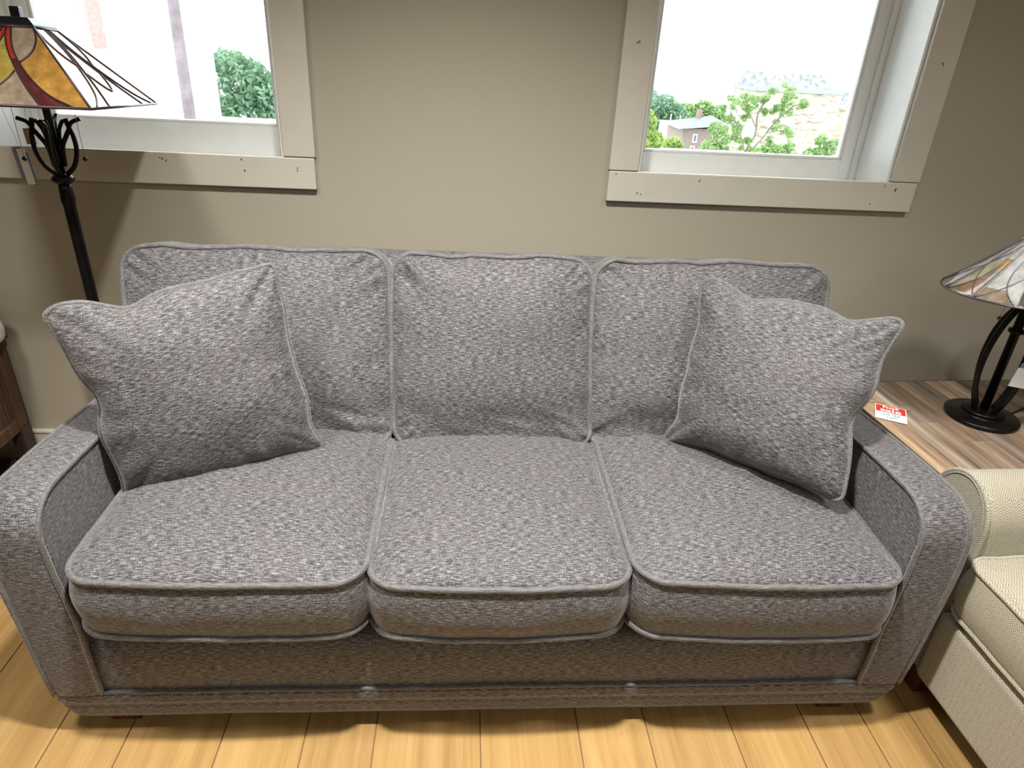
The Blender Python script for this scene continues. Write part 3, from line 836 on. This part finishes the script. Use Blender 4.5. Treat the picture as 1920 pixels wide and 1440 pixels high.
def ivarm(y0, y1):
    # rounded arm: cross section in y/z extruded along x, front panel with welt
    cy = (y0+y1)/2; hw = (y1-y0)/2; sec = [(y1, .08), (y1+.0, .45)]
    sec += [(cy + hw*cos(a), .545 + .108*sin(a)) for a in [pi*k/16 for k in range(17)]]
    sec += [(y0, .45), (y0, .08)]
    xs_ = [1.262,1.268,1.30,1.6,2.02]; sc = [.955,1,1,1,1]
    vs = []; fs = []; L = len(sec)
    for x_, s_ in zip(xs_, sc):
        for yy, zz in sec: vs.append(Lc(x_, cy+(yy-cy)*s_, .08+(zz-.08)*(s_*.5+.5 if s_ < 1 else 1)))
    for i in range(len(xs_)-1):
        for j in range(L-1): fs.append((i*L+j, i*L+j+1, (i+1)*L+j+1, (i+1)*L+j))
        fs.append((i*L+L-1, i*L, (i+1)*L, (i+1)*L+L-1))
    fs.append(tuple(range(L))[::-1]); fs.append(tuple((len(xs_)-1)*L+j for j in range(L)))
    m = MB().add(vs, fs, 0, True); m.sm[-1] = m.sm[-2] = False
    o_ = m.build('arm', IV, ac)
    MB().tube([Lc(1.266, yy, zz) for yy, zz in sec], .006, 8).build('welt', IV, o_)
    MB().tube([Lc(1.262, cy+(yy-cy)*.93, zz-.006) for yy, zz in sec], .003, 8).build('inner_seam', IV, o_)
ivarm(-1.075, -.885); ivarm(-1.98, -1.79)
m1 = MB(); m1.box(Lc(1.238,-1.79,.080), Lc(1.9,-1.078,.31)); m1.build('seat_base', IV, ac, bevel=.02, seg=4)
m1 = MB(); m1.box(Lc(1.275,-1.97,.080), Lc(2.0,-.895,.2)); m1.build('frame', IV, ac, bevel=.01)
def Fi(a, b, c): return Lc(1.56+a, -1.435+b, .405+c)
fabb = FAB
_F, _W = FAB, WELT
FAB, WELT = IV, IV
cushion(ac, 'seat_cushion', .64, .70, .145, .05, .045, .01, .015, Fi, 31, welt_r=.0055)
FAB, WELT = _F, _W
m1 = MB(); m1.box(Lc(1.86,-1.97,.2), Lc(2.06,-.90,.86)); m1.build('backrest', IV, ac, bevel=.05, seg=5)
for x_, y_ in ((1.265,-1.05),(1.265,-1.90),(1.98,-.95),(1.98,-1.90)):
    MB().box(Lc(x_,y_-.03,0), Lc(x_+.05,y_+.03,.082)).build('foot', FOOT, ac, bevel=.004)

# ------------------------------------------------------------------ wooden cabinet at the left edge
cb_ = empty('side_cabinet', (-1.62,-.04,0), radians(0), label='reclaimed wood side cabinet on dark frame at the left edge against the wall', cat='cabinet')
def K(x, y, z): return V((x+1.62, y+.04, z))
CX1, CX0, CY1, CY0 = -1.595, -2.10, -.035, -.62
for x0, x1 in ((CX0, CX0+.045), (CX1-.045, CX1)):
    for y0, y1 in ((CY0, CY0+.055), (CY1-.055, CY1)):
        MB().box(K(x0,y0,0), K(x1,y1,.205)).build('leg', CABD, cb_, bevel=.003)
        MB().box(K(x0,y0,.205), K(x1,y1,.535)).build('post', CAB, cb_, bevel=.003)
MB().box(K(CX0-.01,CY0-.01,.535), K(CX1+.008,CY1+.01,.560)).build('top', CAB, cb_, bevel=.003)
MB().box(K(CX1-.03,CY0+.055,.24), K(CX1-.015,CY1-.055,.535)).build('side_panel', CAB, cb_)
MB().box(K(CX0+.015,CY0+.055,.24), K(CX0+.03,CY1-.055,.535)).build('side_panel', CAB, cb_)
MB().box(K(CX0+.045,CY1-.03,.24), K(CX1-.045,CY1-.015,.535)).build('back_panel', CAB, cb_)
MB().box(K(CX0+.01,CY0,.195), K(CX1-.002,CY1,.24)).build('bottom_shelf', CAB, cb_, bevel=.003)
mb = MB()
mb.box(K(CX1-.04,CY0+.05,.015), K(CX1-.003,CY1-.05,.055)); mb.box(K(CX0+.003,CY0+.05,.015), K(CX0+.04,CY1-.05,.055)); mb.box(K(CX0+.04,CY1-.045,.02), K(CX1-.04,CY1-.015,.05)); mb.box(K(CX0+.04,CY0+.015,.02), K(CX1-.04,CY0+.045,.05))
mb.build('stretcher_frame', CABD, cb_, bevel=.003)
# white cloth bundle on the cabinet
n = 26; vs = []; fs = []
for i in range(n+1):
    for j in range(n*2):
        a = pi*i/n; b = 2*pi*j/(n*2)
        d_ = V((sin(a)*cos(b), sin(a)*sin(b), cos(a)))
        ex = .5
        q = V([math.copysign(abs(t)**ex, t) for t in d_])
        k_ = 1 + .10*noise.noise(d_*3) + .05*noise.noise(d_*7)
        vs.append(V((q.x*.205*k_, q.y*.165*k_, max(-.048, q.z*.085*k_))))
for i in range(n):
    for j in range(n*2):
        jj = (j+1) % (n*2); fs.append((i*n*2+j, (i+1)*n*2+j, (i+1)*n*2+jj, i*n*2+jj))
cl = MB().add(vs, fs, 0, True).build('folded_blanket', CLOTH, loc=(-1.742,-.200,.609))
tag(cl, 'white folded blanket lying on the wooden side cabinet', 'blanket')

# ------------------------------------------------------------------ outdoors
G1 = leaf_mat('deep green leaves', (.08,.165,.10), (.17,.29,.17)); G2 = leaf_mat('fresh green leaves', (.13,.23,.07), (.24,.36,.13))
G3 = leaf_mat('yellow green leaves', (.18,.28,.05), (.32,.42,.12)); G4 = leaf_mat('blue green leaves', (.12,.22,.18), (.20,.31,.27))
BARK = simple('bark', (.13,.11,.10), .9, var=.3, scale=6)
GZ = -9.0
def tree(name, label, base, blobs, leaf, mat, nleaf, trunk_r=.2, branches=None, group=None, cat='tree', seed=1, gz=GZ):
    rn_ = random.Random(seed); root = empty(name, (base[0], base[1], gz), label=label, cat=cat, group=group)
    o_ = V((base[0], base[1], gz)); vs = []; fs = []
    tot = sum(b[3]**2 for b in blobs)
    for (x, y, z, r_) in blobs:
        for _ in range(int(nleaf*r_**2/tot)):
            d_ = V((rn_.gauss(0,1), rn_.gauss(0,1), rn_.gauss(0,1))).normalized()
            q = V((x, y, z)) + V((d_.x, d_.y, d_.z*.85)) * r_*(rn_.uniform(.35, 1.0)**.5) - o_
            a = V((rn_.gauss(0,1), rn_.gauss(0,1), rn_.gauss(0,1))).normalized(); b = a.orthogonal().normalized()
            s_ = leaf*rn_.uniform(.6, 1.3); k_ = len(vs)
            vs += [q-a*s_, q+b*s_*.5, q+a*s_, q-b*s_*.5]; fs.append((k_, k_+1, k_+2, k_+3))
    MB().add(vs, fs, 0).build('foliage', mat, root)
    m = MB()
    top = V(blobs[0][:3])
    if branches:
        for br in branches: m.tube(smooth_path([V(q)-o_ for q in br[0]], 5), br[1], 7)
    else:
        m.tube([V((0,0,0)), (V((base[0],base[1],top.z))-o_)], [trunk_r, trunk_r*.5], 8)
        for b in blobs: m.tube([V((0,0,(b[2]-gz)*.6)), V(b[:3])-o_], [trunk_r*.5, trunk_r*.15], 6)
    m.build('trunk', BARK, root)
    return root
tag(MB().box((-120,3,GZ-.3), (160,200,GZ)).build('ground', simple('pale pavement', (.62,.62,.60), .9)), kind='structure')

# utility pole
up = empty('utility_pole', (-7.20,17,GZ), label='brown wooden utility pole seen through the left window', cat='pole')
MB().tube([(-.02,0,0),(0,0,9),(.06,0,15)], [.17,.145,.12], 14).build('pole', simple('weathered pole wood', (.14,.115,.125), .9, var=.2, scale=4), up)
MB().tube([(-.19,-.05,3.5),(-.17,-.05,8.7)], .02, 6).build('conduit', simple('grey conduit', (.5,.5,.5), .5), up)
MB().tube([(-.17,-.05,9.6),(-.17,0,9.7),(.0,0,9.75)], .02, 6).build('bracket', simple('grey bracket', (.4,.4,.42), .5), up)
# brick corner house
def brickm(name, c1, c2, mortar, sc):
    t = NT(name); ob = t.n('ShaderNodeTexCoord').outputs['Object']; sp = t.n('ShaderNodeSeparateXYZ'); t.l(ob, sp.inputs[0])
    cb2 = t.n('ShaderNodeCombineXYZ'); t.l(t.math('ADD', sp.outputs[0], sp.outputs[1]), cb2.inputs[0]); t.l(sp.outputs[2], cb2.inputs[1])
    b = t.n('ShaderNodeTexBrick'); t.l(cb2.outputs[0], b.inputs['Vector'])
    for k_, v_ in (('Color1', c1), ('Color2', c2), ('Mortar', mortar)): b.inputs[k_].default_value = (*v_, 1)
    b.inputs['Scale'].default_value = sc
    nz = t.noise(ob, .9, 3); t.set(Base_Color=t.mix(t.ramp(nz, [(.4,(0,0,0)),(.7,(.5,.5,.5))]), b.outputs[0], c2), Roughness=.9); return t.m
WHW = simple('white painted siding', (.88,.88,.88), .8, var=.02, scale=2)
bk = empty('brick_building', (-14.56,25,GZ), label='building with red brick corner trim seen at the upper left through the left window', cat='building')
MB().box((-6,0,0), (1.44,3,16)).box((1.44,0,0), (1.79,.3,9.55)).build('wall', WHW, bk)
MB().box((1.44,-.02,9.55), (1.79,.3,16)).build('brick_corner', brickm('red brick', (.26,.10,.09), (.34,.17,.15), (.4,.33,.32), 6), bk)
for zc in (7.75, 9.75, 11.75):
    f_ = MB().box((.98,-.04,zc), (1.40,-.005,zc+1.7)).build('window', simple('pale red window frame', (.36,.20,.21), .6), bk)
    MB().box((.86,-.055,zc+.06), (1.27,-.042,zc+1.64)).build('pane', simple('pale window glass', (.45,.55,.55), .15), f_)
# white building in front of the big tree
wb = empty('white_building', (-10.5,22,GZ), label='white painted building left of the tree seen through the left window', cat='building')
MB().box((-.7,0,0), (1.62,2.5,10.1)).build('wall', WHW, wb)
MB().box((-.75,-.1,10.1), (1.64,2.5,10.25)).build('parapet', WHW, wb)
lr = tag(MB().box((-8.8,21,GZ), (-3.2,23.6,-1.36)).build('flat_roofed_shed', WHW), 'low flat white roof below the big tree seen through the left window', 'building')

tree('broad_tree', 'large dense green tree beyond the white roof seen through the left window', (-11.5,40), [(-13.6,40,-1.6,1.9),(-12.4,40,-1.2,1.4),(-11.3,40,-2.0,1.5),(-10.3,40,-1.9,1.2),(-12.3,40,-3.4,2.0),(-10.6,40,-3.5,1.7),(-13.2,40,-.5,1.0),(-9.6,40,-1.1,1.2)], .20, G1, 5200, .3, seed=3)
tree('shrub', 'small yellow green shrub top beside the utility pole', (-13.2,30), [(-13.3,30,-2.4,.55),(-12.5,30,-2.7,.5),(-12.0,30,-2.9,.4)], .14, G3, 420, .06, cat='shrub', seed=4)
# right window
tree('tall_tree', 'hazy blue green tall tree at far left of the right window view', (24.0,100), [(24.4,100,-5.1,2.6),(23.4,100,-7.4,2.4),(24.6,100,-3.4,1.1)], .35, G4, 1500, .3, seed=5)
tree('round_tree', 'dark green dome shaped tree behind the yellow green tree', (23.7,84), [(23.5,84,-4.8,1.8),(25.0,84,-5.5,1.5),(22.7,84,-5.9,1.9),(24.4,84,-7.0,1.4)], .28, G1, 2300, .3, seed=6)
tree('young_tree', 'bright yellow green tree left of the brown house', (13.2,50), [(13.2,50,-3.4,.75),(13.1,50,-4.5,1.0),(13.9,50,-4.6,.8),(13.1,50,-2.8,.45)], .16, G3, 1900, .15, seed=7)
tree('bush', 'yellow green bush in front of the brown house corner', (16.3,55), [(16.0,55,-5.6,.6),(16.8,55,-5.4,.7),(17.3,55,-5.6,.5)], .15, G3, 900, .1, cat='bush', seed=8)
tree('round_tree', 'green rounded tree right behind the brown house roof', (29.5,90), [(28.2,90,-5.8,1.5),(30.3,90,-5.2,1.3),(31.8,90,-6.0,1.6),(33.0,90,-7.0,1.6)], .3, G2, 2000, .3, seed=9)
hs_ = empty('brown_house', (20.5,60,GZ), label='brown brick house with grey hipped roof seen through the right window', cat='house')
BRK = brickm('brown brick', (.15,.115,.10), (.20,.155,.135), (.26,.22,.19), 4)
MB().box((-1.5,0,0), (1.8,5,4.35)).build('wall', BRK, hs_)
rs_ = [(-2.1,-.5,4.3),(2.5,-.5,4.75),(2.5,5.5,4.75),(-2.1,5.5,4.3),(-.4,2.2,5.0),(1.6,2.2,5.3)]
MB().add(rs_, [(0,1,5,4),(1,2,5),(2,3,4,5),(3,0,4),(3,2,1,0)]).build('roof', simple('blue grey shingles', (.15,.165,.19), .8, var=.2, scale=4), hs_)
MB().box((.15,1.8,4.9), (.55,2.2,5.75)).build('chimney', brickm('chimney brick', (.20,.12,.11), (.24,.16,.14), (.26,.2,.19), 6), hs_)
WFR = simple('white window frame', (.85,.85,.83), .6); DKG = simple('dark window glass', (.12,.13,.15), .15)
for x_, z_ in ((-.35,3.55),(-.45,2.55),(.9,2.6),(1.35,3.6)):
    w_ = MB().box((x_-.2,-.06,z_-.35), (x_+.2,-.005,z_+.35)).build('window', WFR, hs_)
    MB().box((x_-.11,-.08,z_-.25), (x_+.11,-.061,z_+.25)).build('pane', DKG, w_)
bh = empty('pale_house', (22.1,73,GZ), label='small pale blue grey building left of the brown house', cat='house')
MB().box((-1.0,0,0), (.9,3,3.5)).build('wall', simple('pale blue siding', (.32,.36,.40), .8), bh)
MB().tube([(-.7,-.1,0),(-.7,-.1,4.4)], .05, 6).build('post', WFR, bh)
MB().tube([(.3,-.1,0),(.3,-.1,4.3)], .05, 6).build('post', WFR, bh)
# stone building
sb_ = empty('stone_building', (21.0,45,GZ), label='pale yellow stone building with grey roof seen through the right window', cat='building')
t = NT('pale stone courses'); ob = t.n('ShaderNodeTexCoord').outputs['Object']
n1 = t.noise(t.mapping(ob, (1.2,1.2,4.5)), 1, 4, .7)
t.set(Base_Color=t.ramp(n1, [(.38,(.16,.135,.10)),(.47,(.30,.27,.205)),(.62,(.36,.335,.27))]), Roughness=.95); t.bump(n1, .4, .05); STN = t.m
MB().box((-2.45,0,0), (3.75,3.2,8.35)).build('wall', STN, sb_)
MB().box((-2.5,-.12,8.35), (3.85,3.25,8.62)).build('cornice', simple('grey cornice', (.20,.21,.215), .8), sb_)
MB().add([(-2.4,.1,8.62),(3.0,.1,8.62),(3.0,3.1,8.62),(-2.4,3.1,8.62),(-2.2,.6,9.45),(2.8,.6,9.42),(2.8,2.8,9.42),(-2.2,2.8,9.45)], [(0,1,5,4),(1,2,6,5),(2,3,7,6),(3,0,4,7),(4,5,6,7)]).build('mansard_roof', simple('mottled grey slates', (.19,.195,.20), .9, var=.45, scale=3), sb_)
MB().box((3.75,2,0), (7.5,5,7.42)).build('annex_wall', STN, sb_)
MB().box((3.7,1.9,7.42), (7.6,5,7.6)).build('annex_cornice', simple('white cornice', (.7,.72,.72), .8), sb_)
MB().box((4.1,2.6,7.6), (5.6,6,8.5)).build('annex_roof', simple('mottled grey annex slates', (.20,.205,.21), .9, var=.4, scale=3), sb_)
MB().box((-2.44,2.6,8.62), (-2.0,3.1,9.5)).build('chimney', WHW, sb_)
# locust tree in front of it
tx, ty = 10.95, 25
brs = [([(tx,ty,GZ),(tx-.05,ty,-4),(tx,ty,-2.0),(tx+.25,ty,-1.3),(tx+.2,ty,-.5),(tx+.5,ty,.1)], .035),
 ([(tx,ty,-2.1),(tx+.5,ty,-1.5),(tx+.9,ty+.2,-1.0),(tx+1.2,ty,-.5),(tx+1.6,ty,-.15)], .03),
 ([(tx,ty,-2.0),(tx-.3,ty,-1.4),(tx-.6,ty,-.9),(tx-.9,ty,-.5)], .022),
 ([(tx+.2,ty,-1.0),(tx-.1,ty,-.6),(tx-.5,ty,-.35)], .018), ([(tx+.7,ty,-1.2),(tx+1.2,ty,-1.1),(tx+1.6,ty,-1.2)], .018)]
bl_ = []
for x, z, r_ in ((-1.05,-.35,.30),(-.75,.0,.28),(-.4,-.25,.30),(.05,-.15,.32),(.45,.1,.32),(.85,.2,.34),(1.25,.42,.22),(1.4,.12,.26),(.9,-.25,.30),(1.75,-.15,.30),(1.45,-.45,.24),(-.55,-1.15,.36),(-.25,-1.35,.3),(-.3,-.7,.22),(.5,-.5,.26),(.9,-.95,.26),(1.35,-1.0,.26),(1.6,-1.3,.22),(-.85,-.75,.22),(-.45,-1.65,.25),(.15,-1.9,.2)):
    for _ in range(5): bl_.append((tx+x+random.uniform(-.8,.8)*r_, ty+random.uniform(-.4,.4), z+random.uniform(-.6,.6)*r_, r_*random.uniform(.3,.6)))
tree('locust_tree', 'airy light green tree with visible branches in front of the stone building', (tx,ty), bl_, .055, G2, 6000, .05, branches=brs, seed=12)
tree('bush', 'light green bush right of the airy tree trunk', (10.7,22), [(10.2,22,-1.6,.28),(10.6,22,-1.45,.32),(11.0,22,-1.5,.3),(11.3,22,-1.35,.22),(10.5,22,-1.1,.15)], .075, G2, 900, .04, cat='bush', seed=13)
tree('bush', 'light green bush at the bottom right corner of the right window view', (11.3,20), [(11.1,20,-1.3,.26),(11.5,20,-1.25,.3),(11.35,20,-.85,.22),(11.75,20,-1.0,.25),(10.9,20,-1.55,.2)], .075, G2, 850, .04, cat='bush', seed=14)
tree('bush', 'dark green bush between the brown house and the airy tree', (15.4,40), [(14.9,40,-2.6,.5),(15.3,40,-3.2,.6),(14.7,40,-3.7,.6),(15.7,40,-4.0,.5)], .12, G2, 900, .08, cat='bush', seed=15)
tag(MB().box((9.3,28.5,GZ), (15.5,31.5,-2.75)).build('low_white_building', WHW), 'low white flat roof along the bottom of the right window view', 'building')

# ------------------------------------------------------------------ light
w = bpy.data.worlds.new('overcast sky'); bpy.context.scene.world = w; w.use_nodes = True
bg = w.node_tree.nodes['Background']; bg.inputs[0].default_value = (.93,.97,1,1); bg.inputs[1].default_value = 5.8
def area(name, loc, size, energy, col, rot=(0,0,0), shape='DISK', sy=None, spread=None):
    l = bpy.data.lights.new(name, 'AREA'); l.energy = energy; l.size = size; l.color = col; l.shape = shape
    if sy: l.size_y = sy
    if spread: l.spread = spread
    o_ = bpy.data.objects.new(name, l); C.objects.link(o_); o_.location = loc; o_.rotation_euler = rot; return o_
def spot(name, loc, to, energy, col, ang=80, blend=.8, rad=.05):
    l = bpy.data.lights.new(name, 'SPOT'); l.energy = energy; l.color = col; l.spot_size = radians(ang); l.spot_blend = blend; l.shadow_soft_size = rad
    o_ = bpy.data.objects.new(name, l); C.objects.link(o_); o_.location = loc
    o_.rotation_euler = (V(to)-V(loc)).to_track_quat('-Z', 'Y').to_euler(); return o_
WARM = (1, .955, .88)
spot('ceiling_spot', (-.05,-1.48,2.88), (.05,-1.15,0), 480, WARM, 98, 1, .06)
spot('ceiling_spot', (-1.20,-1.50,2.88), (-1.0,-1.3,0), 185, WARM, 108, 1, .20)
spot('ceiling_spot', (1.55,-1.50,2.88), (1.40,-1.4,0), 170, WARM, 110, 1, .16)
area('fill_panel', (0,-3.6,2.93), 1.2, 12, (1,.95,.88), shape='RECTANGLE', sy=.6)  # this and the next two: added fill lights, no known fixtures
area('fill_panel', (-2.6,-3.8,2.93), 1.2, 8, (1,.95,.88), shape='RECTANGLE', sy=.6)
area('fill_panel', (2.6,-3.8,2.93), 1.2, 22, (1,.95,.88), shape='RECTANGLE', sy=.6)

sc = bpy.context.scene
sc.view_settings.view_transform = 'Standard'; sc.view_settings.look = 'None'; sc.view_settings.gamma = 1
sc.view_settings.use_curve_mapping = False; sc.view_settings.exposure = 0.0
